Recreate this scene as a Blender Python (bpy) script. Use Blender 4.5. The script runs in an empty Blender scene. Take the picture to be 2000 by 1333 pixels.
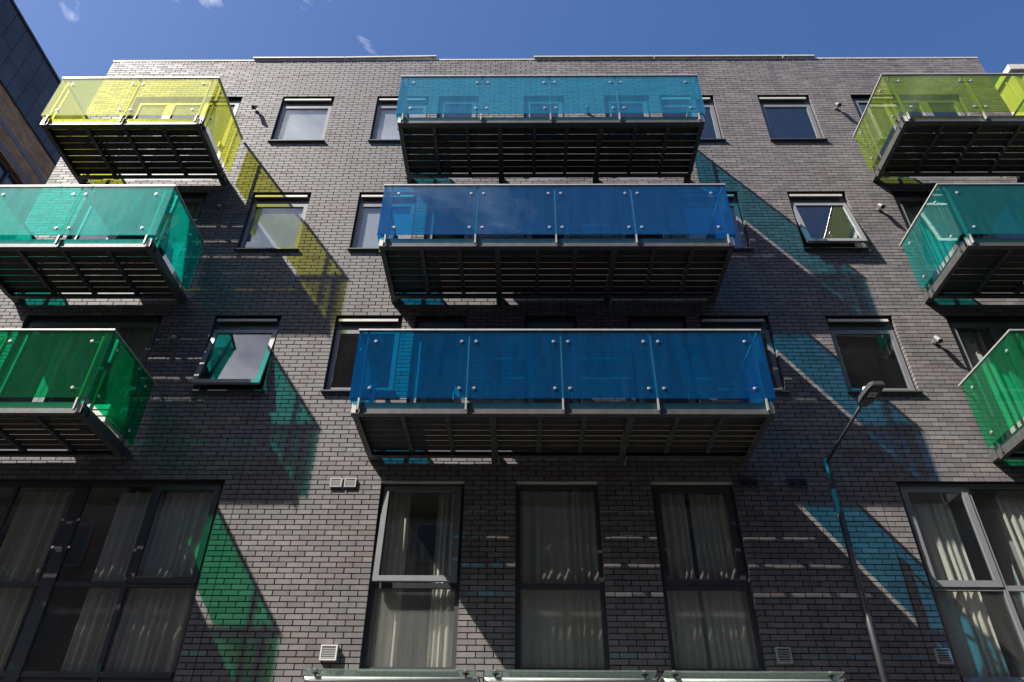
import bpy, math, random
from mathutils import Vector, Matrix
random.seed(7)
sc = bpy.context.scene
COL = sc.collection

# ------------------------------------------------------------------ camera
PITCH, ROLL, YAW = 0.62405926, 0.00917367, -0.01463283
cd = bpy.data.cameras.new('camera'); cam = bpy.data.objects.new('camera', cd); COL.objects.link(cam)
cd.sensor_width = 36.0; cd.lens = 25.6414; cd.clip_start = 0.05; cd.clip_end = 3000
_r = Vector((math.cos(YAW), -math.sin(YAW), 0)); _f0 = Vector((math.sin(YAW), math.cos(YAW), 0)); _u0 = Vector((0, 0, 1))
_w = _f0 * math.cos(PITCH) + _u0 * math.sin(PITCH); _u = _u0 * math.cos(PITCH) - _f0 * math.sin(PITCH)
_rr = _r * math.cos(ROLL) + _u * math.sin(ROLL); _uu = _u * math.cos(ROLL) - _r * math.sin(ROLL)
m = Matrix.Identity(4)
for i in range(3):
    m[i][0], m[i][1], m[i][2] = _rr[i], _uu[i], -_w[i]
m[0][3], m[1][3], m[2][3] = 0.0, -9.688, 1.6
cam.matrix_world = m
sc.camera = cam

# ------------------------------------------------------------------ sky, sun, exposure
SUN = Vector((-0.556, -0.306, 0.773)).normalized()
w = bpy.data.worlds.new('World'); sc.world = w; w.use_nodes = True
nt = w.node_tree; nt.nodes.clear()
def N(nt, t, **k):
    n = nt.nodes.new(t)
    for a, b in k.items(): setattr(n, a, b)
    return n
def L(nt, a, b): nt.links.new(a, b)
sky = N(nt, 'ShaderNodeTexSky', sky_type='NISHITA', sun_disc=False)
sky.sun_elevation = math.asin(SUN.z); sky.sun_rotation = math.atan2(SUN.x, SUN.y)
sky.air_density = 1.0; sky.dust_density = 1.3; sky.ozone_density = 2.5
tc = N(nt, 'ShaderNodeTexCoord')
mp = N(nt, 'ShaderNodeMapping'); mp.inputs['Location'].default_value = (40.77, 31.33, 17.05); mp.inputs['Scale'].default_value = (1, 1, 1.9)
L(nt, tc.outputs['Generated'], mp.inputs['Vector'])
nz = N(nt, 'ShaderNodeTexNoise'); nz.inputs['Scale'].default_value = 1.7; nz.inputs['Detail'].default_value = 9; nz.inputs['Roughness'].default_value = 0.6
nz.inputs['Distortion'].default_value = 0.25
L(nt, mp.outputs['Vector'], nz.inputs['Vector'])
cr = N(nt, 'ShaderNodeValToRGB'); cr.color_ramp.elements[0].position = 0.582; cr.color_ramp.elements[1].position = 0.72
cr.color_ramp.elements[1].color = (0.9, 0.9, 0.9, 1)
L(nt, nz.outputs['Fac'], cr.inputs['Fac'])
mx = N(nt, 'ShaderNodeMixRGB'); mx.inputs['Color2'].default_value = (15.0, 15.2, 15.8, 1)
L(nt, cr.outputs['Color'], mx.inputs['Fac']); hs = N(nt, 'ShaderNodeHueSaturation'); hs.inputs['Hue'].default_value = 0.508; hs.inputs['Saturation'].default_value = 1.22; L(nt, sky.outputs['Color'], hs.inputs['Color']); L(nt, hs.outputs['Color'], mx.inputs['Color1'])
bg = N(nt, 'ShaderNodeBackground'); bg.inputs['Strength'].default_value = 0.073
L(nt, mx.outputs['Color'], bg.inputs['Color'])
wo = N(nt, 'ShaderNodeOutputWorld'); L(nt, bg.outputs['Background'], wo.inputs['Surface'])
sd = bpy.data.lights.new('sun', 'SUN'); sd.energy = 5.0; sd.angle = math.radians(0.53); sd.color = (1.0, 0.95, 0.88)
so = bpy.data.objects.new('sun', sd); COL.objects.link(so)
so.rotation_euler = SUN.to_track_quat('Z', 'Y').to_euler(); so.location = SUN * 60
sc.view_settings.view_transform = 'Standard'; sc.view_settings.look = 'None'
sc.view_settings.exposure = 1.25; sc.view_settings.gamma = 1.0; sc.view_settings.use_curve_mapping = False
sc.render.engine = 'CYCLES'
sc.cycles.max_bounces = 10; sc.cycles.transparent_max_bounces = 24; sc.cycles.transmission_bounces = 8
sc.cycles.caustics_reflective = False; sc.cycles.caustics_refractive = False
sc.cycles.sample_clamp_indirect = 6.0
sc.cycles.use_denoising = True

# ------------------------------------------------------------------ helpers
ORG = {}
def verts_box(x0, x1, y0, y1, z0, z1):
    return [(x0, y0, z0), (x1, y0, z0), (x1, y1, z0), (x0, y1, z0), (x0, y0, z1), (x1, y0, z1), (x1, y1, z1), (x0, y1, z1)]
FB = [(0, 3, 2, 1), (4, 5, 6, 7), (0, 1, 5, 4), (1, 2, 6, 5), (2, 3, 7, 6), (3, 0, 4, 7)]
class MB:
    def __init__(s): s.v = []; s.f = []
    def add(s, v, f):
        n = len(s.v); s.v += [tuple(p) for p in v]; s.f += [tuple(i + n for i in q) for q in f]; return s
    def box(s, x0, x1, y0, y1, z0, z1): return s.add(verts_box(x0, x1, y0, y1, z0, z1), FB)
    def frame(s, x0, x1, z0, z1, y0, y1, t):   # picture frame in the facade plane; t = width(s)
        l, r_, b, tt = (t if isinstance(t, (tuple, list)) else (t,) * 4)
        s.box(x0, x0 + l, y0, y1, z0, z1); s.box(x1 - r_, x1, y0, y1, z0, z1)
        s.box(x0 + l, x1 - r_, y0, y1, z1 - tt, z1); s.box(x0 + l, x1 - r_, y0, y1, z0, z0 + b); return s
    def tube(s, a, b, ra, rb=None, n=12, caps=True):
        a, b = Vector(a), Vector(b); rb = ra if rb is None else rb
        d = (b - a).normalized(); q = d.to_track_quat('Z', 'Y')
        vs = []
        for p, r_ in ((a, ra), (b, rb)):
            for k in range(n):
                t = 2 * math.pi * k / n
                vs.append(p + q @ Vector((r_ * math.cos(t), r_ * math.sin(t), 0)))
        fs = [(k, (k + 1) % n, n + (k + 1) % n, n + k) for k in range(n)]
        if caps: fs += [tuple(reversed(range(n))), tuple(range(n, 2 * n))]
        return s.add(vs, fs)
    def path(s, pts, r, n=10):
        for a, b in zip(pts[:-1], pts[1:]): s.tube(a, b, r, r, n)
        return s
    def rot(s, o, ang):      # rotate about an x axis through o (hinge)
        R = Matrix.Rotation(ang, 3, 'X'); o = Vector(o)
        s.v = [tuple(o + R @ (Vector(p) - o)) for p in s.v]; return s
    def mesh(s, name, mat, c=(0, 0, 0), smooth=False):
        me = bpy.data.meshes.new(name); c = Vector(c)
        me.from_pydata([tuple(Vector(p) - c) for p in s.v], [], s.f); me.update()
        if mat: me.materials.append(mat)
        if smooth:
            for p in me.polygons: p.use_smooth = True
        return me
    def build(s, name, mat, parent=None, smooth=False):
        xs = [p[0] for p in s.v]; ys = [p[1] for p in s.v]; zs = [p[2] for p in s.v]
        c = Vector(((min(xs) + max(xs)) / 2, (min(ys) + max(ys)) / 2, min(zs)))
        return inst(name, s.mesh(name, mat, c, smooth), c, parent)
def inst(name, me, c, parent=None):
    o = bpy.data.objects.new(name, me); COL.objects.link(o); c = Vector(c)
    if parent is not None:
        o.parent = parent; o.location = c - ORG[parent]
    else: o.location = c
    ORG[o] = c
    return o
def tag(o, label=None, cat=None, group=None, kind=None):
    if label: o['label'] = label
    if cat: o['category'] = cat
    if group: o['group'] = group
    if kind: o['kind'] = kind
    return o
def thing(name, label, cat, loc, group=None):
    o = bpy.data.objects.new(name, None); COL.objects.link(o); o.location = loc; o.empty_display_size = 0.2
    ORG[o] = Vector(loc); return tag(o, label, cat, group)
def one(b, name, mat, label, cat, group=None, smooth=False):
    return tag(b.build(name, mat, None, smooth), label, cat, group)

# ------------------------------------------------------------------ materials
def newmat(name):
    M = bpy.data.materials.new(name); M.use_nodes = True; t = M.node_tree; t.nodes.clear()
    return M, t, N(t, 'ShaderNodeOutputMaterial')
def ramp(t, fac, stops, interp='LINEAR'):
    r_ = N(t, 'ShaderNodeValToRGB'); r_.color_ramp.interpolation = interp
    e = r_.color_ramp.elements
    while len(e) < len(stops): e.new(0.5)
    for el, (p, c) in zip(e, stops): el.position = p; el.color = (*c, 1)
    L(t, fac, r_.inputs['Fac']); return r_.outputs['Color']
def noise(t, scale, detail=4, rough=0.55, vec=None):
    n = N(t, 'ShaderNodeTexNoise'); n.inputs['Scale'].default_value = scale; n.inputs['Detail'].default_value = detail
    n.inputs['Roughness'].default_value = rough
    if vec is not None: L(t, vec, n.inputs['Vector'])
    return n.outputs['Fac']
def math_(t, op, a, b=None):
    n = N(t, 'ShaderNodeMath', operation=op)
    for i, v in enumerate((a, b)):
        if v is None: continue
        if isinstance(v, (int, float)): n.inputs[i].default_value = v
        else: L(t, v, n.inputs[i])
    return n.outputs[0]
def mixc(t, fac, a, b, mode='MIX'):
    n = N(t, 'ShaderNodeMixRGB', blend_type=mode)
    for k, v in (('Fac', fac), ('Color1', a), ('Color2', b)):
        if isinstance(v, (int, float)): n.inputs[k].default_value = v
        elif isinstance(v, tuple): n.inputs[k].default_value = (*v, 1)
        else: L(t, v, n.inputs[k])
    return n.outputs['Color']
def plain(name, col, rough=0.5, metal=0.0, var=0.25, scale=6.0, bump=0.0, spec=0.5):
    M, t, o = newmat(name); p = N(t, 'ShaderNodeBsdfPrincipled')
    g = N(t, 'ShaderNodeNewGeometry')
    f = noise(t, scale, 6, 0.65, g.outputs['Position'])
    lo = tuple(c * (1 - var) for c in col); hi = tuple(min(1, c * (1 + var)) for c in col)
    L(t, ramp(t, f, [(0.3, lo), (0.7, hi)]), p.inputs['Base Color'])
    r2 = noise(t, scale * 3, 4, 0.6, g.outputs['Position'])
    L(t, math_(t, 'ADD', math_(t, 'MULTIPLY', r2, 0.25), rough - 0.12), p.inputs['Roughness'])
    p.inputs['Metallic'].default_value = metal; p.inputs['Specular IOR Level'].default_value = spec
    if bump:
        b = N(t, 'ShaderNodeBump'); b.inputs['Strength'].default_value = bump; b.inputs['Distance'].default_value = 0.004
        L(t, r2, b.inputs['Height']); L(t, b.outputs['Normal'], p.inputs['Normal'])
    L(t, p.outputs[0], o.inputs['Surface']); return M
def brick_mat(name, stops, rough, pitch=(0.225, 0.075), z0=0.03, axis='X', xoff=0.0, spec=0.4):
    """fired brick: every brick of the bond gets its own tone from its place in the bond"""
    M, t, o = newmat(name); p = N(t, 'ShaderNodeBsdfPrincipled')
    g = N(t, 'ShaderNodeNewGeometry'); s = N(t, 'ShaderNodeSeparateXYZ'); L(t, g.outputs['Position'], s.inputs[0])
    k = math_(t, 'FLOOR', math_(t, 'DIVIDE', math_(t, 'SUBTRACT', s.outputs['Z'], z0), pitch[1]))
    odd = math_(t, 'MULTIPLY', math_(t, 'FLOORED_MODULO', k, 2.0), 0.5)
    c = math_(t, 'FLOOR', math_(t, 'ADD', math_(t, 'DIVIDE', math_(t, 'SUBTRACT', s.outputs[axis], xoff), pitch[0]), odd))
    cb = N(t, 'ShaderNodeCombineXYZ'); L(t, k, cb.inputs[0]); L(t, c, cb.inputs[1])
    wn = N(t, 'ShaderNodeTexWhiteNoise', noise_dimensions='2D'); L(t, cb.outputs[0], wn.inputs['Vector'])
    base = ramp(t, wn.outputs['Value'], stops, 'LINEAR')
    big = noise(t, 0.55, 3, 0.6, g.outputs['Position'])
    base = mixc(t, 0.5, base, ramp(t, big, [(0.3, (0.72, 0.72, 0.74)), (0.7, (1.12, 1.1, 1.1))]), 'MULTIPLY')
    fine = noise(t, 55, 6, 0.7, g.outputs['Position'])
    base = mixc(t, 0.55, base, ramp(t, fine, [(0.25, (0.62, 0.62, 0.62)), (0.75, (1.25, 1.25, 1.25))]), 'MULTIPLY')
    # lime bloom: a few pale runs and specks
    sp = noise(t, 9, 8, 0.75, g.outputs['Position'])
    big2 = noise(t, 0.33, 2, 0.5, g.outputs['Position'])
    m_ = math_(t, 'MULTIPLY', ramp(t, sp, [(0.63, (0, 0, 0)), (0.70, (1, 1, 1))]), ramp(t, big2, [(0.5, (0, 0, 0)), (0.65, (0.8, 0.8, 0.8))]))
    base = mixc(t, m_, base, (0.42, 0.41, 0.4))
    ms = N(t, 'ShaderNodeMapping'); ms.inputs['Scale'].default_value = (5, 5, 0.35); L(t, g.outputs['Position'], ms.inputs['Vector'])
    sk = noise(t, 1.0, 8, 0.7, ms.outputs['Vector'])
    base = mixc(t, 0.55, base, ramp(t, sk, [(0.30, (0.66, 0.65, 0.64)), (0.5, (1, 1, 1)), (0.72, (1.16, 1.15, 1.14))]), 'MULTIPLY')
    L(t, base, p.inputs['Base Color'])
    L(t, math_(t, 'ADD', math_(t, 'MULTIPLY', wn.outputs['Value'], 0.16), rough - 0.08), p.inputs['Roughness'])
    p.inputs['Specular IOR Level'].default_value = spec
    b = N(t, 'ShaderNodeBump'); b.inputs['Strength'].default_value = 0.35; b.inputs['Distance'].default_value = 0.003
    L(t, fine, b.inputs['Height']); L(t, b.outputs['Normal'], p.inputs['Normal'])
    L(t, p.outputs[0], o.inputs['Surface']); return M
def glass(name, col, haze=0.0, f0=0.05, dirt=0.0, hazecol=None, rough=0.0):
    """flat sheet: clear tinted transmission plus mirror reflection; a tinted sheet scatters a little in its colour film"""
    M, t, o = newmat(name)
    tr = N(t, 'ShaderNodeBsdfTransparent'); tr.inputs['Color'].default_value = (*[math.sqrt(c) for c in col], 1)
    lw = N(t, 'ShaderNodeLayerWeight'); lw.inputs['Blend'].default_value = 0.5
    f5 = math_(t, 'POWER', lw.outputs['Facing'], 5.0)
    fr = math_(t, 'ADD', math_(t, 'MULTIPLY', f5, 1 - f0), f0)
    gl = N(t, 'ShaderNodeBsdfGlossy'); gl.inputs['Roughness'].default_value = rough
    g = N(t, 'ShaderNodeNewGeometry')
    wv = N(t, 'ShaderNodeBump'); wv.inputs['Strength'].default_value = 0.2; wv.inputs['Distance'].default_value = 0.004
    L(t, noise(t, 1.6, 2, 0.5, g.outputs['Position']), wv.inputs['Height']); L(t, wv.outputs['Normal'], gl.inputs['Normal'])
    body = tr.outputs[0]
    if haze > 0:
        df = N(t, 'ShaderNodeBsdfDiffuse'); tl = N(t, 'ShaderNodeBsdfTranslucent')
        hc = hazecol or col
        df.inputs['Color'].default_value = (*hc, 1); tl.inputs['Color'].default_value = (*hc, 1)
        a = N(t, 'ShaderNodeMixShader'); a.inputs[0].default_value = 0.35
        L(t, df.outputs[0], a.inputs[1]); L(t, tl.outputs[0], a.inputs[2])
        b = N(t, 'ShaderNodeMixShader')
        mp_ = N(t, 'ShaderNodeMapping'); mp_.inputs['Scale'].default_value = (9, 9, 1.2); L(t, g.outputs['Position'], mp_.inputs['Vector'])
        st = noise(t, 1.0, 9, 0.72, mp_.outputs['Vector'])
        md_ = N(t, 'ShaderNodeMapping'); md_.inputs['Scale'].default_value = (55, 55, 1.6); L(t, g.outputs['Position'], md_.inputs['Vector'])
        st = math_(t, 'ADD', math_(t, 'MULTIPLY', st, 0.7), math_(t, 'MULTIPLY', noise(t, 1.0, 3, 0.6, md_.outputs['Vector']), 0.3))
        L(t, ramp(t, st, [(0.3, (haze * 0.55,) * 3), (0.75, (min(1, haze * 1.7),) * 3)]), b.inputs[0])
        L(t, tr.outputs[0], b.inputs[1]); L(t, a.outputs[0], b.inputs[2]); body = b.outputs[0]
    if dirt > 0:
        dd = N(t, 'ShaderNodeBsdfDiffuse'); dd.inputs['Color'].default_value = (0.5, 0.5, 0.48, 1)
        b = N(t, 'ShaderNodeMixShader')
        mq = N(t, 'ShaderNodeMapping'); mq.inputs['Scale'].default_value = (14, 14, 2.2); L(t, g.outputs['Position'], mq.inputs['Vector'])
        st = noise(t, 1.0, 10, 0.75, mq.outputs['Vector'])
        L(t, ramp(t, st, [(0.45, (dirt * 0.2,) * 3), (0.8, (dirt,) * 3)]), b.inputs[0])
        L(t, body, b.inputs[1]); L(t, dd.outputs[0], b.inputs[2]); body = b.outputs[0]
    mxs = N(t, 'ShaderNodeMixShader'); L(t, fr, mxs.inputs[0]); L(t, body, mxs.inputs[1]); L(t, gl.outputs[0], mxs.inputs[2])
    L(t, mxs.outputs[0], o.inputs['Surface']); return M
def cloth(name, col, trans=0.4):
    M, t, o = newmat(name)
    g = N(t, 'ShaderNodeNewGeometry'); f = noise(t, 30, 4, 0.6, g.outputs['Position'])
    c = ramp(t, f, [(0.3, tuple(x * 0.85 for x in col)), (0.7, col)])
    d = N(t, 'ShaderNodeBsdfDiffuse'); tl = N(t, 'ShaderNodeBsdfTranslucent'); L(t, c, d.inputs['Color']); L(t, c, tl.inputs['Color'])
    mm = N(t, 'ShaderNodeMixShader'); mm.inputs[0].default_value = trans
    L(t, d.outputs[0], mm.inputs[1]); L(t, tl.outputs[0], mm.inputs[2]); L(t, mm.outputs[0], o.inputs['Surface']); return M

M_BRICK = brick_mat('charcoal_brick', [(0.0, (0.145, 0.134, 0.136)), (0.35, (0.168, 0.156, 0.157)), (0.7, (0.186, 0.173, 0.172)), (0.92, (0.212, 0.199, 0.196)), (0.97, (0.175, 0.142, 0.135)), (1.0, (0.15, 0.122, 0.118))], 0.62, spec=0.30)
M_MORTAR = plain('dark_mortar', (0.022, 0.020, 0.020), 0.9, 0, 0.3, 20, 0.3, 0.2)
M_FRAME = plain('grey_powder_coat', (0.17, 0.175, 0.185), 0.42, 0.0, 0.08, 4)
M_FRAMED = plain('anthracite_powder_coat', (0.05, 0.052, 0.058), 0.42, 0.0, 0.1, 4)
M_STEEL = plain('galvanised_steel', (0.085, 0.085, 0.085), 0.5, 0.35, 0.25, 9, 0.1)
M_POST = plain('pale_steel_post', (0.34, 0.34, 0.33), 0.45, 0.3, 0.15, 9)
M_RAIL = plain('brushed_handrail', (0.55, 0.53, 0.5), 0.38, 0.55, 0.12, 12)
M_BUTTON = plain('polished_fixing', (0.75, 0.75, 0.75), 0.25, 0.8, 0.05, 10)
M_DECK = plain('weathered_deck_board', (0.024, 0.020, 0.017), 0.75, 0, 0.35, 7, 0.2)
M_INT = plain('plastered_interior', (0.55, 0.54, 0.50), 0.9, 0, 0.1, 1)
M_CEIL = plain('interior_ceiling', (0.45, 0.44, 0.41), 0.9, 0, 0.06, 1)
M_CURT = cloth('cream_curtain', (0.90, 0.88, 0.78), 0.35)
M_BLIND = cloth('white_blind', (0.86, 0.85, 0.86), 0.3)
M_WHITE = plain('white_plastic', (0.6, 0.59, 0.57), 0.4, 0, 0.1, 5)
M_GREYP = plain('grey_plastic', (0.36, 0.35, 0.34), 0.45, 0, 0.12, 8)
M_DARK = plain('black_plastic', (0.025, 0.025, 0.027), 0.45, 0, 0.2, 8)
M_PANE = glass('window_glass', (0.84, 0.88, 0.88), f0=0.12, dirt=0.02)
M_FROST = glass('frosted_film_glass', (0.78, 0.79, 0.77), haze=0.12, f0=0.07, hazecol=(0.68, 0.69, 0.66))
M_FROST2 = glass('hazy_glass', (0.78, 0.79, 0.77), haze=0.04, f0=0.07, hazecol=(0.68, 0.69, 0.66))
M_CANOPYG = glass('canopy_glass', (0.70, 0.83, 0.78), haze=0.10, f0=0.05, dirt=0.25, hazecol=(0.4, 0.5, 0.45))
M_COPING = plain('pale_coping', (0.50, 0.47, 0.43), 0.55, 0.1, 0.15, 5)
GL = {
 'yellow': glass('yellow_glass', (0.94, 0.96, 0.10), 0.16, 0.085, 0.05, (0.92, 0.97, 0.42)),
 'lime':   glass('lime_glass', (0.50, 0.68, 0.06), 0.07, 0.05, 0.03, (0.5, 0.66, 0.08)),
 'teal':   glass('teal_glass', (0.015, 0.82, 0.66), 0.24, 0.07, 0.05, (0.0, 0.80, 0.66)),
 'teal2':  glass('sea_green_glass', (0.012, 0.55, 0.48), 0.10, 0.05, 0.03, (0.0, 0.5, 0.46)),
 'green':  glass('green_glass', (0.003, 0.68, 0.27), 0.08, 0.05, 0.03, (0.0, 0.46, 0.22)),
 'cyan':   glass('cyan_glass', (0.09, 0.57, 0.76), 0.15, 0.075, 0.05, (0.03, 0.46, 0.72)),
 'blue':   glass('blue_glass', (0.004, 0.42, 0.76), 0.12, 0.065, 0.01, (0.0, 0.25, 0.66)),
 'deep':   glass('deep_blue_glass', (0.003, 0.43, 0.72), 0.13, 0.06, 0.01, (0.0, 0.24, 0.64)),
}

# ------------------------------------------------------------------ ground
CX = 0.52
def slab(name, x0, x1, y0, y1, z0, z1, mat): return tag(MB().box(x0, x1, y0, y1, z0, z1).build(name, mat), kind='structure')
M_ASPH = plain('asphalt', (0.05, 0.05, 0.052), 0.9, 0, 0.3, 3, 0.4)
M_PAVE = plain('concrete_paving', (0.085, 0.082, 0.077), 0.85, 0, 0.2, 2, 0.3)
slab('ground', -1500, 1500, -1500, 1500, -0.6, -0.134, M_ASPH)
slab('road', -300, 300, -12.2, -3.4, -0.128, -0.12, M_ASPH)
slab('pavement', -60, 60, -3.25, -0.02, -0.13, 0.0, M_PAVE)
slab('pavement', -60, 60, -15.8, -12.35, -0.13, 0.0, M_PAVE)
slab('kerb', -60, 60, -3.4, -3.252, -0.13, 0.004, plain('granite_kerb', (0.3, 0.29, 0.28), 0.8, 0, 0.2, 8))
slab('kerb', -60, 60, -12.348, -12.2, -0.13, 0.004, M_PAVE)

# ------------------------------------------------------------------ apartment building
bld = thing('apartment_building', 'dark grey brick apartment block with rows of coloured glass balconies', 'building', (CX, 0, 0))
XL, XR, ZB, ZT = CX - 9.80, CX + 9.74, 2.28, 16.305
FL = [0, 1, 2]                         # storeys with balconies: 0 = top
OPEN = []                              # x0,x1,z0,z1 of every opening in the brickwork
def A(u0, u1, z0, z1):
    OPEN.append((CX + u0, CX + u1, z0, z1)); return OPEN[-1]
WIN = {}
for k in FL:
    h = 15.105 - 3 * k
    WIN['b', k] = A(-5.67, -4.545, h - 1.5, h); WIN['e', k] = A(4.56, 5.67, h - 1.5, h)
    WIN['c', k] = A(-3.62, -2.50, h - 1.5, h); WIN['d', k] = A(2.46, 3.62, h - 1.5, h)
    for j, (a, b) in enumerate(((-2.29, -1.42), (-0.46, 0.42), (1.26, 2.24))): WIN['door%d' % j, k] = A(a, b, h - 2.625, h)
    WIN['sl', k] = A(-8.87, -6.55, h - 2.625, h); WIN['sr', k] = A(6.55, 8.87, h - 2.625, h)
WIN['gl'] = A(-2.525, -1.32, 3.555, 6.105); WIN['gm'] = A(-0.59, 0.595, 3.555, 6.105); WIN['gr'] = A(1.345, 2.525, 3.555, 6.105)
WIN['bl'] = A(-8.81, -4.785, 2.655, 6.105); WIN['br'] = A(4.84, 8.86, 2.655, 6.105)
JOINT = [(-4.056, -4.044, ZB, 7.5), (5.062, 5.074, ZB, 6.2)]   # movement joints
BD = 0.102
bw, bh, J = 0.225, 0.075, 0.0135
def course_bricks(k):
    """bricks of one course: laid between openings on the stretcher grid, no slivers at the jambs"""
    zc = 0.03 + (k + .5) * bh; seg = [(XL, XR)]
    for a, b, c, d in OPEN + JOINT:
        if not (c - 0.001 < zc < d + 0.001): continue
        out = []
        for p, q in seg:
            if q <= a or p >= b: out.append((p, q)); continue
            if p < a: out.append((p, a))
            if q > b: out.append((b, q))
        seg = out
    off = -0.5 * bw * (k % 2); res = []
    for p, q in seg:
        n0 = math.ceil((p + .062 - off) / bw); js = []
        while n0 * bw + off < q - .062: js.append(n0 * bw + off); n0 += 1
        e = [p - J / 2] + js + [q + J / 2]
        res += [(u0 + J / 2, u1 - J / 2) for u0, u1 in zip(e[:-1], e[1:])]
    return res
field = MB(); cand = []
k0 = int(round((ZB - 0.03) / bh)); k1 = int(round((ZT - 0.03) / bh))
for k in range(k0, k1):
    zc0 = 0.03 + k * bh
    for p, q in course_bricks(k):
        if abs(q - p - (bw - J)) < 0.0005 and zc0 > 3.40: cand.append((p, zc0))
        else: field.box(p, q, random.uniform(-0.0022, 0.0018), BD, zc0 + J / 2, zc0 + bh - J / 2)
# the 300 bricks that show largest in the photograph: lowest courses in view, inside the frame
def in_view(p, z):
    half = 6.15 + (z - 3.45) * 0.47
    if abs(p + 0.11 - 0.0) > half - 0.3: return False
    if z < 3.55 and -2.7 < p < 3.7: return False
    return True
cand.sort(key=lambda t: (t[1], t[0]))
big = [t for t in cand if in_view(*t)][:300]; bigs = set(big)
for p, z in cand:
    if (p, z) in bigs: continue
    y = random.uniform(-0.0022, 0.0018); dz = random.uniform(-0.0012, 0.0012); dx = random.uniform(-0.0015, 0.0015)
    field.box(p + dx, p + dx + bw - J, y, BD, z + J / 2 + dz, z + bh - J / 2 + dz)
# mortar bed: front skin, inner skin and reveals round each opening
def skin(y, flip, grow=0.0):
    b = MB(); xs = sorted({XL + 0.004, XR - 0.004, *[o[0] - grow for o in OPEN], *[o[1] + grow for o in OPEN]})
    zs = sorted({0.0, ZT + 0.11, *[o[2] - grow for o in OPEN], *[o[3] + grow for o in OPEN]})
    for x0, x1 in zip(xs[:-1], xs[1:]):
        for z0, z1 in zip(zs[:-1], zs[1:]):
            xc, zc = (x0 + x1) / 2, (z0 + z1) / 2
            if any(o[0] - grow < xc < o[1] + grow and o[2] - grow < zc < o[3] + grow for o in OPEN): continue
            v = [(x0, y, z0), (x1, y, z0), (x1, y, z1), (x0, y, z1)]
            b.add(v, [(0, 1, 2, 3) if not flip else (3, 2, 1, 0)])
    return b
wall = skin(0.009, False, 0.005)
ib = skin(0.30, True, 0.005); wall.add(ib.v, ib.f)
for x0, x1, z0, z1 in OPEN:
    g = 0.005; x0 -= g; x1 += g; z0 -= g; z1 += g
    wall.add([(x0, .009, z0), (x0, .30, z0), (x0, .30, z1), (x0, .009, z1)], [(0, 1, 2, 3)])
    wall.add([(x1, .009, z0), (x1, .30, z0), (x1, .30, z1), (x1, .009, z1)], [(3, 2, 1, 0)])
    wall.add([(x0, .009, z0), (x1, .009, z0), (x1, .30, z0), (x0, .30, z0)], [(3, 2, 1, 0)])
    wall.add([(x0, .009, z1), (x1, .009, z1), (x1, .30, z1), (x0, .30, z1)], [(0, 1, 2, 3)])
wobj = wall.build('wall', M_MORTAR, bld)
tag(field.build('brickwork', M_BRICK, wobj), kind='stuff')
bm_ = MB().box(0, bw - J, 0, BD, 0, bh - J).mesh('brick', M_BRICK)
for p, z in big:
    inst('brick', bm_, (p + random.uniform(-.0015, .0015), random.uniform(-.0022, .0018), z + J / 2 + random.uniform(-.001, .001)), wobj)
# brick-on-edge course at the parapet, coping and roof edge rail
edge = MB(); x = XL
while x < XR - 0.04:
    edge.box(x + .005, min(x + 0.070, XR), random.uniform(-.004, .002), BD, ZT + 0.002, ZT + 0.104); x += 0.075
tag(edge.build('brick_on_edge_course', M_BRICK, wobj), kind='stuff')
MB().box(XL - .01, XR + .01, -0.012, 0.4, ZT + 0.106, ZT + 0.148).build('coping', M_COPING, bld)
for x0, x1, t in ((-6.09, -4.0, 0), (-3.98, -1.92, 0.02), (0.29, 3.0, 0), (3.02, 5.9, 0.0), (5.92, 6.62, 0.0)):
    b = MB().box(x0, x1, -0.05, 0.03, ZT + 0.163, ZT + 0.203)
    b.v = [(vx, vy, vz + t * (vx - x0)) for vx, vy, vz in b.v]
    b.box(x0 + .05, x0 + .09, -0.02, 0.02, ZT + 0.148, ZT + 0.163); b.box(x1 - .09, x1 - .05, -0.02, 0.02, ZT + 0.148, ZT + 0.163 + t * (x1 - x0 - .1))
    b.build('roof_edge_rail', M_COPING, bld)
MB().box(JOINT[0][0] + .001, JOINT[0][1] - .001, 0.001, 0.05, ZB, 7.5).build('movement_joint', M_MORTAR, bld)
MB().box(JOINT[1][0] + .001, JOINT[1][1] - .001, 0.001, 0.05, ZB, 6.2).build('movement_joint', M_MORTAR, bld)
# side and back walls, roof
sh = MB().box(XL, XL + .3, BD + .21, 12, 0, ZT + .1).box(XR - .3, XR, BD + .21, 12, 0, ZT + .1).box(XL + .3, XR - .3, 11.7, 12, 0, ZT + .1)
sh.build('outer_wall', M_BRICK, bld)
MB().box(XL + .3, XR - .3, .302, 11.7, ZT - .2, ZT).build('roof', M_PAVE, bld)
for i, z in enumerate((12.2, 9.2, 6.2, 3.2)):
    MB().box(XL + .31, XR - .31, .303, 5.6, z, z + .28).build('floor_slab', M_CEIL, bld)
MB().box(XL + .31, XR - .31, .303, 5.6, 15.35, 15.5).build('ceiling', M_CEIL, bld)
ip = MB().box(XL + .31, XR - .31, 4.4, 4.5, 0, 15.34)
for u_ in (-6.35, -4.2, -2.41, -0.95, 0.9, 2.36, 4.2, 6.35): ip.box(CX + u_ - .04, CX + u_ + .04, .304, 4.39, 0, 15.33)
ip.build('interior_partitions', M_INT, bld)

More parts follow.
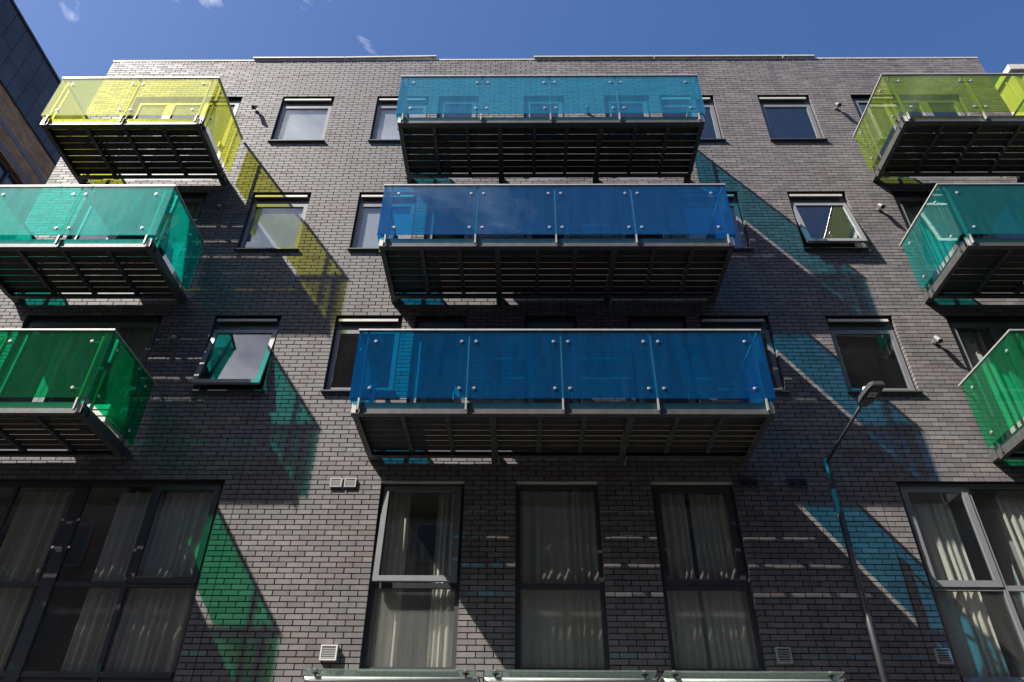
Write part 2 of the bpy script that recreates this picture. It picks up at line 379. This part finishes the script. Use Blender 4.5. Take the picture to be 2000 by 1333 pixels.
# ---- windows
FY0, FY1 = 0.07, 0.13
def casement(w_, x0, x1, z0, z1, ang, t=0.075, mat=None, y=None):
    y = FY0 - 0.012 if y is None else y
    hinge = (0, y + .02, z1)
    MB().frame(x0, x1, z0, z1, y, y + .05, t).rot(hinge, -ang).build('casement', mat or M_FRAME, w_)
    MB().box(x0 + t - .008, x1 - t + .008, y + .018, y + .026, z0 + t - .008, z1 - t + .008).rot(hinge, -ang).build('pane', M_PANE, w_)
    if ang > 0.02:   # friction stays
        b = MB()
        dz = (z1 - z0) * 0.55
        for x in (x0 + .01, x1 - .02):
            b.tube((x + .005, y + .07, z1 - dz), (x + .005, y + .02 - math.sin(ang) * dz * .9, z1 - dz * 0.95), .006, n=6)
        b.build('window_stay', M_BUTTON, w_)
def small_window(key, ang=0.0):
    x0, x1, z0, z1 = WIN[key]
    w_ = MB().frame(x0 + .004, x1 - .004, z0 + .004, z1 - .004, FY0 + .01, FY1, (.05, .05, .05, .235)).build('window', M_FRAMED, bld)
    casement(w_, x0 + .03, x1 - .03, z0 + .03, z1 - .262, ang)
    MB().box(x0 + .045, x1 - .075, 0.014, 0.02, z1 - .112, z1 - .062).box(x0 + .045, x1 - .075, 0.0205, FY0 + .0095, z1 - .075, z1 - .062).build('vent_lip', M_COPING, w_)
    MB().box(x0 - .02, x1 + .02, -0.05, FY0 + .005, z0 - .022, z0 + .002).build('sill', M_FRAMED, w_)
    return w_
for k in FL:
    for n in 'bcde':
        small_window((n, k), {('e', 1): 0.185, ('b', 2): 0.19}.get((n, k), 0.0))
def door(key, n):
    x0, x1, z0, z1 = WIN[key]
    w_ = MB().frame(x0 + .004, x1 - .004, z0 + .004, z1 - .004, FY0, FY1, (.05, .05, .04, .10)).build('balcony_door', M_FRAMED, bld)
    W_ = (x1 - x0 - .1) / n
    for i in range(n):
        a = x0 + .05 + i * W_; b = a + W_
        MB().frame(a + .004, b - .004, z0 + .045, z1 - .105, FY0 - .01, FY1 - .01, .085).build('door_leaf', M_FRAME, w_)
        MB().box(a + .085, b - .085, FY0 + .02, FY0 + .028, z0 + .125, z1 - .185).build('pane', M_PANE, w_)
    MB().box(x1 - .16, x1 - .14, FY0 - .06, FY0 - .011, z0 + 1.0, z0 + 1.15).build('door_handle', M_BUTTON, w_)
for k in FL:
    for j in range(3): door(('door%d' % j, k), 1)
    door(('sl', k), 3); door(('sr', k), 3)
def tall_window(key, kind):
    x0, x1, z0, z1 = WIN[key]; zt = 4.62
    w_ = MB().frame(x0 + .004, x1 - .004, z0 + .004, z1 - .004, FY0, FY1, (.06, .06, .05, .09))
    w_.box(x0 + .06, x1 - .06, FY0 + .001, FY1 - .001, zt - .035, zt + .035)
    w_ = w_.build('window', M_FRAMED, bld)
    MB().box(x0 + .052, x1 - .052, FY0 + .02, FY0 + .03, z0 + .045, zt - .03).build('pane', M_FROST, w_)
    if kind == 'fixed':
        MB().box(x0 + .052, x1 - .052, FY0 + .02, FY0 + .03, zt + .03, z1 - .08).build('pane', M_PANE, w_)
    else:
        casement(w_, x0 + .045, x1 - .045, zt + .02, z1 - .075, 0.075 if kind == 'ajar' else 0.0, .075, M_FRAME if kind == 'ajar' else M_FRAMED)
    MB().box(x0 - .01, x1 + .01, -0.03, FY0 - .002, z0 - .02, z0 + .003).build('sill', M_FRAME, w_)
    MB().box(x0 + .01, x1 - .01, 0.006, FY0 - .002, z1 - .028, z1 - .006).build('head_trim', M_COPING, w_)
tall_window('gl', 'ajar'); tall_window('gm', 'fixed'); tall_window('gr', 'shut')
def big_window(key, sgn):
    x0, x1, z0, z1 = WIN[key]; zt = 4.62; zb = 3.50
    # bays measured from the inner jamb
    e = x1 if sgn < 0 else x0
    cuts = [0.05, 1.02, 2.00, 2.14, 3.05, 3.98]
    P = [e + sgn * c for c in cuts]
    w_ = MB().frame(x0 + .004, x1 - .004, z0 + .004, z1 - .004, FY0, FY1, (.05, .05, .05, .06))
    for i in (1, 4): w_.box(P[i] - .03, P[i] + .03, FY0 + .001, FY1 - .001, z0 + .05, z1 - .06)
    w_.box(min(P[2], P[3]) - .02, max(P[2], P[3]) + .02, FY0 - .008, FY1 - .001, z0 + .05, z1 - .06)
    bays = [(P[0], P[1]), (P[1], P[2]), (P[3], P[4]), (P[4], P[5])]
    for a, b in bays:
        a, b = min(a, b) + .03, max(a, b) - .03
        for z in (zt, zb): w_.box(a, b, FY0 + .003, FY1 - .003, z - .035, z + .035)
    w_ = w_.build('window', M_FRAME if sgn > 0 else M_FRAMED, bld)
    for i, (a, b) in enumerate(bays):
        a, b = min(a, b) + .02, max(a, b) - .02
        if i == 0: casement(w_, a - .005, b + .005, zt + .012, z1 - .05, 0.0, .085, M_FRAME if sgn > 0 else M_FRAMED)
        else: MB().box(a, b, FY0 + .02, FY0 + .03, zt + .03, z1 - .055).build('pane', M_PANE, w_)
        MB().box(a, b, FY0 + .02, FY0 + .03, zb + .03, zt - .03).build('pane', M_FROST2, w_)
        MB().box(a, b, FY0 + .02, FY0 + .03, z0 + .045, zb - .03).build('spandrel_panel', M_FRAMED, w_)
    if sgn < 0:   # small latches on the double mullion
        xm = (P[2] + P[3]) / 2
        for z in (5.45, 5.05):
            b = MB().box(xm - .035, xm + .035, FY0 - .02, FY0 - .0085, z, z + .035)
            b.build('latch', M_GREYP, w_)
            for s in (-1, 1): MB().box(xm + s * .11 - .018, xm + s * .11 + .018, FY0 - .014, FY0 - .0085, z + .05, z + .085).build('latch', M_GREYP, w_)
big_window('bl', -1); big_window('br', 1)

# ---- curtains and blinds behind the panes
def curtain(x0, x1, z0, z1, label, amp=0.03, folds=7, y=0.185, seed=0, mat=None, group='curtains behind the windows'):
    rnd = random.Random(seed); n = max(12, int(folds * 9)); b = MB(); ph = rnd.random() * 6; zs = 7
    ph2 = rnd.random() * 6
    rows = []
    for j in range(zs):
        tz = j / (zs - 1); z = z0 + (z1 - z0) * tz
        row = []
        for i in range(n + 1):
            q = i / n; wp = q + .045 * math.sin(5.1 * q + ph2) + .02 * math.sin(13.7 * q + ph + .6 * tz)
            am = amp * (.45 + .55 * math.sin(4.3 * q + ph) ** 2) * (0.55 + 0.45 * (1 - tz))
            row.append((x0 + (x1 - x0) * (q + .012 * (1 - tz) * math.sin(9 * q + ph2)), y + am * math.sin(2 * math.pi * folds * wp + ph) + .010 * math.sin(3.7 * q * folds + ph2 + tz), z))
        rows.append(row)
    vs = [p for r_ in rows for p in r_]; m_ = len(vs)
    vs += [(x, yy + .004, z) for x, yy, z in vs]
    fs = []
    for j in range(zs - 1):
        for i in range(n):
            a = j * (n + 1) + i; fs.append((a, a + 1, a + n + 2, a + n + 1)); fs.append((m_ + a + n + 1, m_ + a + n + 2, m_ + a + 1, m_ + a))
    b.add(vs, fs)
    return one(b, 'curtain', mat or M_CURT, label, 'curtain', group, True)
def blind(key, label):
    x0, x1, z0, z1 = WIN[key]
    t = thing('roller_blind', label, 'blind', ((x0 + x1) / 2, .2, z0 + .05), 'white blinds behind small windows')
    MB().box(x0 + .06, x1 - .06, 0.112, 0.115, z0 + .08, z1 - .3).build('fabric', M_BLIND, t)
    MB().box(x0 + .06, x1 - .06, 0.108, 0.119, z0 + .058, z0 + .08).build('bottom_bar', M_WHITE, t)
    MB().tube((x0 + .06, .16, z1 - .27), (x1 - .06, .16, z1 - .27), .025, n=10).build('roller', M_WHITE, t)
blind(('b', 0), 'white blind in the top-floor window right of the yellow balcony')
blind(('b', 1), 'white blind in the window crossed by the yellow shadow')
blind(('c', 0), 'white blind in the top-floor window left of the cyan balcony')
blind(('c', 1), 'white blind in the window left of the middle blue balcony')
g = WIN['gl']
curtain(g[0] + .05, g[0] + .42, 3.6, 6.0, 'left curtain drawn aside behind the ajar tall window', .035, 4, seed=1)
curtain(g[1] - .38, g[1] - .05, 3.6, 6.0, 'right curtain in the tall window with the ajar sash', .035, 4, seed=2)
g = WIN['gm']
curtain(g[0] + .04, g[1] - .04, 3.6, 6.02, 'closed cream curtain behind the middle tall window', .035, 9, seed=3)
g = WIN['gr']
curtain(g[0] + .04, g[0] + .5, 3.6, 5.98, 'left half of the cream curtains in the right tall window', .035, 5, seed=4)
curtain(g[0] + .56, g[1] - .04, 3.6, 5.98, 'right half of the cream curtains in the right tall window', .035, 6, seed=5)
g = WIN['bl']
curtain(g[1] - 1.0, g[1] - .05, 3.55, 5.98, 'pale curtain behind the last bay of the lower left window', .04, 8, seed=6)
curtain(g[1] - 1.55, g[1] - 1.06, 3.55, 5.98, 'bunched curtain in the second bay of the lower left window', .04, 5, seed=7)
curtain(g[1] - 3.0, g[1] - 2.3, 3.55, 5.98, 'curtain beside the double mullion of the lower left window', .04, 6, seed=8)
g = WIN['br']
curtain(g[0] + .12, g[0] + .75, 3.55, 5.85, 'curtain behind the opening sash of the lower right window', .04, 5, seed=9)
curtain(g[0] + 1.45, g[0] + 1.9, 3.55, 5.95, 'curtain in the second bay of the lower right window', .04, 4, seed=10)
for k in (1, 2):
    for key, side in ((('sl', k), 'left'), (('sr', k), 'right')):
        g = WIN[key]; nm = {('left', 1): 'teal balcony on the left', ('left', 2): 'green balcony on the left', ('right', 1): 'sea green balcony on the right', ('right', 2): 'green balcony on the right'}[(side, k)]
        a = g[1] - .95 if side == 'left' else g[0] + .1
        curtain(a, a + .85, g[2] + .2, g[3] - .2, 'curtain in the balcony door behind the ' + nm, .04, 7, seed=20 + k)

# ------------------------------------------------------------------ balconies
BUT = None
def button_mesh(axis):
    b = MB()
    if axis == 'y':
        b.tube((0, 0, 0), (0, -.012, 0), .026, .022, 16); b.tube((0, -.012, 0), (0, -.016, 0), .014, .012, 10)
    else:
        b.tube((0, 0, 0), (-.012, 0, 0), .026, .022, 16); b.tube((-.012, 0, 0), (-.016, 0, 0), .014, .012, 10)
    return b.mesh('fixing_button', M_BUTTON)
BY, BXm = button_mesh('y'), button_mesh('x')
BXp = MB().tube((0, 0, 0), (.012, 0, 0), .026, .022, 16).tube((.012, 0, 0), (.016, 0, 0), .014, .012, 10).mesh('fixing_button', M_BUTTON)
DF = 1.475            # outer face of the front glass
def balcony(x0, x1, zt, joints, colour, label, majors, minors):
    """x0,x1 = outer faces of the side glass, zt = handrail top"""
    t = thing('balcony', label, 'balcony', ((x0 + x1) / 2, 0, zt - 1.32), 'coloured glass balconies on the facade')
    G = GL[colour]; zc = zt - 1.325; zg0 = zt - 1.115; zg1 = zt - 0.022; gt = 0.016
    fx0, fx1 = x0 + .058, x1 - .058; fy0, fy1 = -1.42, -0.165
    ch = 0.165
    # steel frame: channels with a lower flange
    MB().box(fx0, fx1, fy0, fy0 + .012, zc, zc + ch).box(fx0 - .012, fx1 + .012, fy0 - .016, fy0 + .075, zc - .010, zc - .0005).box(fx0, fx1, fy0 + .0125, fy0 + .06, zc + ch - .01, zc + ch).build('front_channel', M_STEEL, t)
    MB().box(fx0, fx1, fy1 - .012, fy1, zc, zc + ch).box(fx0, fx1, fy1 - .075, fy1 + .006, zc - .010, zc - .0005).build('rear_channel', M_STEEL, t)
    for xa, s in ((fx0, 1), (fx1, -1)):
        a, b = sorted((xa, xa + s * .012)); c, d = sorted((xa - s * .008, xa + s * .07))
        MB().box(a, b, fy0 + .0605, fy1 - .0125, zc, zc + ch).box(c, d, fy0 + .0755, fy1 - .0755, zc - .0095, zc - .0007).build('side_channel', M_STEEL, t)
        e, f = sorted((xa - s * .02, xa + s * .10))
        MB().box(e, f, fy1 + .007, -0.001, zc + .02, zc + ch - .01).build('wall_bracket', M_STEEL, t)
        # corner plate, paler
        e, f = sorted((xa - s * .013, xa + s * .045))
        MB().box(e, f, fy0 - .018, fy0 - .0165, zc + .0, zc + ch + .01).build('corner_plate', M_RAIL, t)
    for x in majors:
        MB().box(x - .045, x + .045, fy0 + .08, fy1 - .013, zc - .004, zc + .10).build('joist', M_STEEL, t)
        MB().box(x - .05, x + .05, fy1 + .007, -0.001, zc - .02, zc + ch).build('wall_bracket', M_STEEL, t)
        MB().box(x + .055, x + .065, fy1 - .10, -0.01, zc - .045, zc - .025).build('sun_sliver_bar', M_RAIL, t)  # added pale bar standing in for a sliver of sunlight on the bracket
    for x in minors:
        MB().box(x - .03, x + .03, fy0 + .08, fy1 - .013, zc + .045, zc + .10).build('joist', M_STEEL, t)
    # deck boards
    nb = 8; y = fy0 + .03; bwid = (fy1 - .02 - y) / nb; gaps = [.002, .002, .005, .002, .005, .0055, .0045, .002, .002]
    for i in range(nb):
        MB().box(fx0 + .015, fx1 - .015, y + gaps[i], y + bwid - gaps[i + 1], zc + .102, zc + .110).build('deck_board', M_DECK, t); y += bwid
    MB().box(fx0, fx1, fy1 + .0005, -0.075, zc + ch - .008, zc + ch + .002).build('threshold_plate', M_STEEL, t)
    # glass
    cuts = [x0] + list(joints) + [x1]
    ends = [x0 + .13] + list(joints) + [x1 - .13]
    zb1, zb0 = zg1 - .185, zg0 + .145
    for i, (a, b) in enumerate(zip(cuts[:-1], cuts[1:])):
        a_ = a + (.009 if i else 0); b_ = b - (.009 if i < len(cuts) - 2 else 0)
        MB().box(a_, b_, -DF, -DF + gt, zg0, zg1).build('glass_panel', G, t)
        for xx in ((a + .10) if i else a + .25, (b - .10) if i < len(cuts) - 2 else b - .25):
            for z in (zb0, zb1): inst('fixing_button', BY, (xx, -DF - .0005, z), t)
    for i, x in enumerate(ends):
        MB().box(x - .011, x + .011, fy0 - .0165 - .04, fy0 - .0165, zc + .03, zg0 - .004).box(x - .011, x + .011, -DF + gt + .003, -DF + gt + .055, zg0 - .003, zg1).build('post', M_POST, t)
        b = MB()
        l = .11 if 0 < i < len(ends) - 1 else .13
        for z in (zb0, zb1):
            if i > 0: b.box(x - l, x - .0115, -DF + gt + .004, -DF + gt + .02, z - .012, z + .012)
            if i < len(ends) - 1: b.box(x + .0115, x + l, -DF + gt + .004, -DF + gt + .02, z - .012, z + .012)
        b.build('clamp_arm', M_STEEL, t)
    for xa, s, me in ((x0, 1, BXm), (x1, -1, BXp)):
        a, b = sorted((xa, xa + s * gt))
        MB().box(a, b, -DF + gt + .008, -0.09, zg0, zg1).build('glass_panel', G, t)
        for yy in (-1.26, -0.30):
            for z in (zb0, zb1): inst('fixing_button', me, (xa - s * .0005, yy, z), t)
            a, b = sorted((xa + s * (gt + .003), xa + s * (gt + .045)))
            MB().box(a, b, yy - .011, yy + .011, zc + .03, zg1).build('post', M_STEEL, t)
    # handrail
    MB().box(x0 - .012, x1 + .012, -DF - .014, -DF + .034, zg1 + .001, zg1 + .026).build('handrail', M_RAIL, t)
    for xa, s in ((x0, 1), (x1, -1)):
        a, b = sorted((xa - s * .012, xa + s * .034))
        MB().box(a, b, -DF + .035, -0.03, zg1 + .001, zg1 + .026).build('handrail', M_RAIL, t)
    return t
def centre(x0, x1, zt, j, c, label):
    w3 = (x1 - x0 - .116) / 3; a = x0 + .058
    maj = [a + w3, a + 2 * w3]; mi = [a + w3 * (i + f) for i in range(3) for f in (.345, .67)]
    return balcony(x0, x1, zt, j, c, label, maj, mi)
centre(-2.245, 3.305, 13.66, [-0.715, 0.53, 1.76], 'cyan', 'long cyan glass balcony at the top centre of the facade')
centre(-2.235, 3.33, 10.675, [-0.705, 0.548, 1.788], 'blue', 'long blue glass balcony in the middle of the centre stack')
centre(-2.26, 3.342, 7.712, [-0.717, 0.555, 1.797], 'deep', 'long deep blue glass balcony, lowest of the centre stack')
def sidebal(x0, x1, zt, c, label):
    ww = x1 - x0
    return balcony(x0, x1, zt, [(x0 + x1) / 2], c, label, [], [x0 + ww * f for f in (.27, .5, .74)])
sidebal(-8.655, -5.695, 13.645, 'yellow', 'yellow glass balcony at the top left')
sidebal(-8.72, -5.705, 10.67, 'teal', 'bright teal glass balcony on the left below the yellow one')
sidebal(-8.74, -5.733, 7.712, 'green', 'emerald green glass balcony at the left edge')
sidebal(6.745, 9.70, 13.665, 'lime', 'lime green glass balcony at the top right')
sidebal(6.785, 9.75, 10.675, 'teal2', 'sea green glass balcony on the right below the lime one')
sidebal(6.805, 9.77, 7.712, 'green', 'emerald green glass balcony at the right edge')

# ------------------------------------------------------------------ small fittings on the wall
M_SPOT = plain('spotlight_grey', (0.17, 0.165, 0.16), 0.5, 0.1, 0.15, 8)
def spotlight(x, z, label):
    t = thing('wall_spotlight', label, 'wall light', (x, 0, z), 'small spotlights on the brick wall')
    MB().tube((x, -.004, z), (x, -.03, z), .045, .04, 14).build('base', M_SPOT, t)
    MB().tube((x, -.03, z), (x, -.10, z - .03), .014, n=8).build('arm', M_SPOT, t)
    h = MB().tube((x, -.08, z + .05), (x, -.155, z - .08), .036, .044, 14)
    h.build('lamp_head', M_SPOT, t)
    MB().tube((x, -.1555, z - .081), (x, -.159, z - .087), .038, .038, 14).build('lens', M_DARK, t)
spotlight(-5.63, 14.60, 'small spotlight beside the top left window, right of the yellow balcony')
spotlight(-5.655, 11.60, 'shaded spotlight right of the bright teal balcony')
spotlight(-5.66, 8.555, 'shaded spotlight right of the left emerald balcony')
spotlight(6.65, 14.62, 'small spotlight left of the lime green balcony')
spotlight(6.68, 11.60, 'small spotlight between the open window and the sea green balcony')
spotlight(6.715, 8.55, 'small spotlight left of the right emerald balcony')
spotlight(CX + .88, 14.52, 'small spotlight behind the cyan balcony glass')
def grille(x0, x1, z0, z1, label, proud=0.03, nsl=5, grp='air vents on the brick wall', mat=None):
    t = thing('air_vent', label, 'vent', ((x0 + x1) / 2, 0, z0), grp)
    m_ = mat or M_GREYP
    MB().frame(x0, x1, z0, z1, -proud, -.004, .018).build('frame', m_, t)
    MB().box(x0 + .0185, x1 - .0185, -.008, -.004, z0 + .0185, z1 - .0185).build('backing', M_DARK, t)
    h = (z1 - z0 - .05) / nsl
    for i in range(nsl):
        z = z0 + .025 + i * h
        b = MB().add([(x0 + .019, -proud + .002, z), (x1 - .019, -proud + .002, z), (x1 - .019, -.012, z + h * .8), (x0 + .019, -.012, z + h * .8),
                      (x0 + .019, -proud + .002, z + .006), (x1 - .019, -proud + .002, z + .006), (x1 - .019, -.012, z + h * .8 + .006), (x0 + .019, -.012, z + h * .8 + .006)], FB)
        b.build('slat', m_, t)
grille(-2.735, -2.565, 5.985, 6.125, 'left air vent of the sunlit pair beside the ajar tall window')
grille(-2.53, -2.36, 5.985, 6.125, 'right air vent of the sunlit pair beside the ajar tall window')
grille(3.115, 3.245, 6.0, 6.135, 'air vent touching the right tall window head, left of its pair', mat=M_FRAMED)
grille(3.262, 3.395, 6.0, 6.135, 'air vent near the right tall window head, right of its pair', mat=M_FRAMED)
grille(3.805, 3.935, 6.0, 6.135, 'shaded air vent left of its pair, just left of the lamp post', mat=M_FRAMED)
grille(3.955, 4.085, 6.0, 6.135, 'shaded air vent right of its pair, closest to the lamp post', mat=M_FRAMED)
grille(-2.50, -2.29, 3.655, 3.84, 'white louvre vent low on the wall left of the tall windows', .06, 6, mat=M_WHITE)
grille(3.18, 3.365, 3.655, 3.845, 'low louvre vent right of the right tall window', .04, 5)
grille(5.15, 5.335, 3.66, 3.845, 'low louvre vent beside the lower right window', .04, 5)

# ------------------------------------------------------------------ lamp post
def lamp_post(x, d, ztop):
    t = thing('street_lamp', 'slim black street lamp standing close to the wall at the right', 'street lamp', (x, -d, 0))
    MB().tube((x, -d, 0), (x, -d, 1.5), .07, .07, 16).tube((x, -d, 1.5), (x, -d, 1.58), .07, .045, 16).build('base', M_DARK, t, True)
    MB().tube((x, -d, 1.58), (x, -d, ztop - .45), .042, .040, 16).tube((x, -d, ztop - .45), (x, -d, ztop), .036, .036, 16).tube((x, -d, ztop), (x, -d, ztop + .02), .036, .02, 16).build('pole', M_DARK, t, True)
    a, b = Vector((x, -d, ztop - .05)), Vector((x, -d - 1.42, ztop + .07))
    MB().path([a, b], .02, 10).build('arm', M_DARK, t, True)
    h = MB(); y0, y1 = -d - 1.36, -d - 2.02; z = ztop + .065
    pro = [(-.04, .0), (-.085, .10), (-.095, .24), (-.09, .42), (-.075, .52)]
    v = []; f = []
    for hw, s in pro:
        yy = y0 - s; hh = .085 if .05 < s < .45 else .05
        v += [(x + hw, yy, z - .03), (x - hw, yy, z - .03), (x - hw * .75, yy, z - .03 + hh), (x + hw * .75, yy, z - .03 + hh)]
    for i in range(len(pro) - 1):
        for k in range(4):
            a_ = i * 4 + k; b_ = i * 4 + (k + 1) % 4; f.append((a_, b_, b_ + 4, a_ + 4))
    f += [(0, 1, 2, 3), tuple(reversed(range(len(v) - 4, len(v))))]
    h.add(v, f).build('lamp_head', M_FRAMED, t)
    MB().box(x - .068, x + .068, y0 - .46, y0 - .18, z - .040, z - .0305).build('lens_plate', M_DARK, t)
    for i in range(2):
        for j in range(2): MB().box(x - .045 + i * .05, x - .005 + i * .05, y0 - .36 + j * .06, y0 - .32 + j * .06, z - .044, z - .0405).build('led', M_COPING, t)
    MB().tube((x, y0 - .2, z + .07), (x, y0 - .2, z + .13), .04, .03, 12).build('photocell', M_WHITE, t)
lamp_post(4.22, 0.50, 6.20)

# ------------------------------------------------------------------ entrance canopy
def canopy(x0, x1, label):
    d = 0.98; z = 3.36
    t = thing('glass_canopy', label, 'canopy', ((x0 + x1) / 2, 0, z), 'glass canopies over the entrance')
    b = MB().box(x0 + .02, x1 - .02, -d, -.10, z, z + .013); b.v = [(vx, vy, vz - (vy + d) * .10) for vx, vy, vz in b.v]
    b.build('glass_panel', M_CANOPYG, t)
    MB().tube((x0 + .015, -d + .12, z - .075), (x1 - .015, -d + .12, z - .075), .028, n=14).build('tube', M_WHITE, t, True)
    for x in (x0 + .14, x1 - .14):
        MB().box(x - .035, x + .035, -d + .03, -d + .14, z - .017, z - .0145).tube((x, -d + .09, z - .045), (x, -d + .09, z - .0175), .013, n=8).build('clamp', M_STEEL, t)
        MB().tube((x, -d + .09, z + .006), (x, -d + .09, z + .03), .03, .025, 12).build('clamp_cap', M_STEEL, t)
    for x in (x0, x1):
        b = MB().add([(x - .006, -d + .05, z - .06), (x - .006, -d + .22, z - .06), (x - .006, -.002, z - .16), (x - .006, -.002, z - .05), (x - .006, -d + .13, z - .025),
                      (x + .006, -d + .05, z - .06), (x + .006, -d + .22, z - .06), (x + .006, -.002, z - .16), (x + .006, -.002, z - .05), (x + .006, -d + .13, z - .025)],
                     [(0, 1, 2, 3, 4), (9, 8, 7, 6, 5), (0, 5, 6, 1), (1, 6, 7, 2), (2, 7, 8, 3), (3, 8, 9, 4), (4, 9, 5, 0)])
        b.build('bracket', M_STEEL, t)
canopy(-2.44, -0.47, 'left section of the glass canopy along the bottom edge')
canopy(-0.42, 1.53, 'middle section of the glass canopy along the bottom edge')
canopy(1.58, 3.60, 'right section of the glass canopy along the bottom edge')

# ------------------------------------------------------------------ neighbours
M_ZINC = plain('dark_zinc', (0.075, 0.072, 0.082), 0.45, 0.25, 0.3, 1.3)
M_BROWN = brick_mat('brown_brick', [(0.0, (0.22, 0.12, 0.065)), (0.5, (0.31, 0.175, 0.095)), (1.0, (0.38, 0.23, 0.13))], 0.75, (0.225, 0.075), 0.0, 'Y')
NX = -13.5
nb_ = thing('corner_building', 'brown brick building with dark zinc cladding at the upper left', 'building', (NX - 4, 6, 0))
MB().box(NX - 8, NX, 0.0, 2.2, 0, 17.98).box(NX - 8, NX, 4.4, 14, 0, 17.98).box(NX - 8, NX, 2.2001, 4.3999, 16.55, 17.98).box(NX - 8, NX, 2.2001, 4.3999, 0, 14.4).box(NX - 8, NX - .25, 2.2001, 4.3999, 14.4, 16.55).build('wall', M_BROWN, nb_)
for z in (17.15, 16.62): MB().box(NX + .001, NX + .012, 0, 14, z, z + .15).build('brick_band', M_BRICK, nb_)
wn = MB()
for yy in (2.21, 3.27, 4.33): wn.box(NX - .2, NX - .1, yy, yy + .06, 14.41, 16.54)
wn.box(NX - .2, NX - .1, 2.271, 4.329, 16.46, 16.54)
wn = wn.build('window', M_FRAMED, nb_); MB().box(NX - .16, NX - .15, 2.272, 4.328, 14.42, 16.455).build('pane', M_PANE, wn)
zc_ = MB().box(NX - 8.1, NX + .03, -0.05, 14.05, 17.985, 20.0).build('zinc_upper_storey', M_ZINC, nb_)
zm = {}
yy = 0.0; col = 0
while yy < 13.5:
    cuts = [(18.0, 18.75, 20.0), (18.0, 19.3, 20.0), (18.0, 19.0, 20.0)][col % 3]
    for a, b in zip(cuts[:-1], cuts[1:]):
        h = round(b - a, 3)
        if h not in zm: zm[h] = MB().box(0, .022, .006, .444, .006, h - .006).mesh('cladding_panel', M_ZINC)
        inst('cladding_panel', zm[h], (NX + .0305, yy, a), zc_)
    yy += .45; col += 1
MB().box(NX - 8.2, NX + .10, -0.1, 14.1, 20.002, 20.07).build('roof_edge', M_FRAMED, nb_)
# right-hand neighbour: beige seamed metal
M_BEIGE = plain('beige_metal', (0.50, 0.43, 0.36), 0.5, 0.1, 0.1, 3)
rb = thing('beige_building', 'beige metal clad building peeking above the lime green balcony', 'building', (18, 6, 0))
MB().box(14.08, 24, 2.93, 14, 0, 20.2).build('wall', M_BEIGE, rb)
xx = 14.3
while xx < 22: MB().box(xx, xx + .035, 2.89, 2.929, 12, 20.19).build('standing_seam', M_BEIGE, rb); xx += .38
yy = 3.2
while yy < 9: MB().box(14.045, 14.079, yy, yy + .035, 12, 20.19).build('standing_seam', M_BEIGE, rb); yy += .38
MB().box(14.0, 24.2, 2.81, 14.1, 20.205, 20.42).build('fascia', M_COPING, rb)
# building across the street, reflected in the lower windows
M_OPP = brick_mat('opposite_brick', [(0.0, (0.13, 0.085, 0.065)), (0.5, (0.18, 0.125, 0.095)), (1.0, (0.23, 0.17, 0.13))], 0.8)
ob = thing('facing_building', 'brick block across the street mirrored in the tall ground windows', 'building', (0, -20, 0))
MB().box(-34, 34, -26, -16, 0, 20.4).build('wall', M_OPP, ob)
MB().box(-34.1, 34.1, -26.1, -15.9, 20.402, 20.6).build('coping', M_COPING, ob)
for i in range(-9, 10):
    for z in (4.2, 7.2, 10.2, 13.2, 16.2):
        w_ = MB().frame(i * 3.3 - .7, i * 3.3 + .7, z, z + 1.6, -16.05, -15.94, .08)
        w_.v = [(a, b, c) for a, b, c in w_.v]
        w_ = w_.build('window', M_FRAME, ob)
        MB().box(i * 3.3 - .62, i * 3.3 + .62, -15.998, -15.98, z + .08, z + 1.52).build('pane', M_FRAMED, w_)

# ------------------------------------------------------------------ small things on the balconies
def hook(x, label):
    z = 10.675
    b = MB().path([(x - .05, -1.55, z - .02), (x - .02, -1.52, z + .05), (x, -1.47, z + .065), (x + .012, -1.40, z + .02), (x + .012, -1.395, z - .22)], .006, 6)
    one(b, 'rail_hook', M_BUTTON, label, 'hook', 'wire hooks on the teal handrail')
hook(-7.60, 'wire hook on the teal balcony handrail, left of the panel joint')
hook(-7.08, 'wire hook on the teal balcony handrail, right of the panel joint')

b = MB()
for k in range(9):   # soft drooping cloth bag
    zz = 9.52 + .05 * k; wd = .10 + .05 * math.sin(k * .39); dp = .05 + .03 * math.sin(k * .39)
    xc = -5.86 + .01 * math.sin(k); yc = -1.02 + .012 * math.cos(2 * k)
    ring = [(xc + dp * math.cos(a_) * (1 + .1 * math.sin(3 * a_ + k)), yc + wd * math.sin(a_), zz) for a_ in [2 * math.pi * j / 14 for j in range(14)]]
    b.v += ring
for k in range(8):
    for j in range(14): b.f.append((k * 14 + j, k * 14 + (j + 1) % 14, k * 14 + 14 + (j + 1) % 14, k * 14 + 14 + j))
b.f += [tuple(reversed(range(14))), tuple(range(112, 126))]
b.path([(-5.86, -1.08, 9.92), (-5.84, -1.04, 10.15), (-5.84, -0.99, 10.15), (-5.86, -0.95, 9.92)], .008, 6)
one(b, 'cloth_bag', M_DARK, 'dark cloth bag hanging inside the right end of the teal balcony', 'bag', None, True)
t = thing('crate', 'slatted crate behind the side glass of the left emerald balcony', 'crate', (-6.0, -.55, 6.5))
for k in range(4): MB().box(-6.16, -5.84, -.80, -.788, 6.51 + .10 * k, 6.585 + .10 * k).build('slat', M_WHITE, t); MB().box(-5.839, -5.827, -.80, -.30, 6.51 + .10 * k, 6.585 + .10 * k).build('slat', M_WHITE, t)
for xx, yy in ((-6.15, -.78), (-5.87, -.78), (-5.87, -.33), (-6.15, -.33)): MB().box(xx, xx + .03, yy - .006, yy + .03, 6.50, 6.90).build('corner_post', M_WHITE, t)
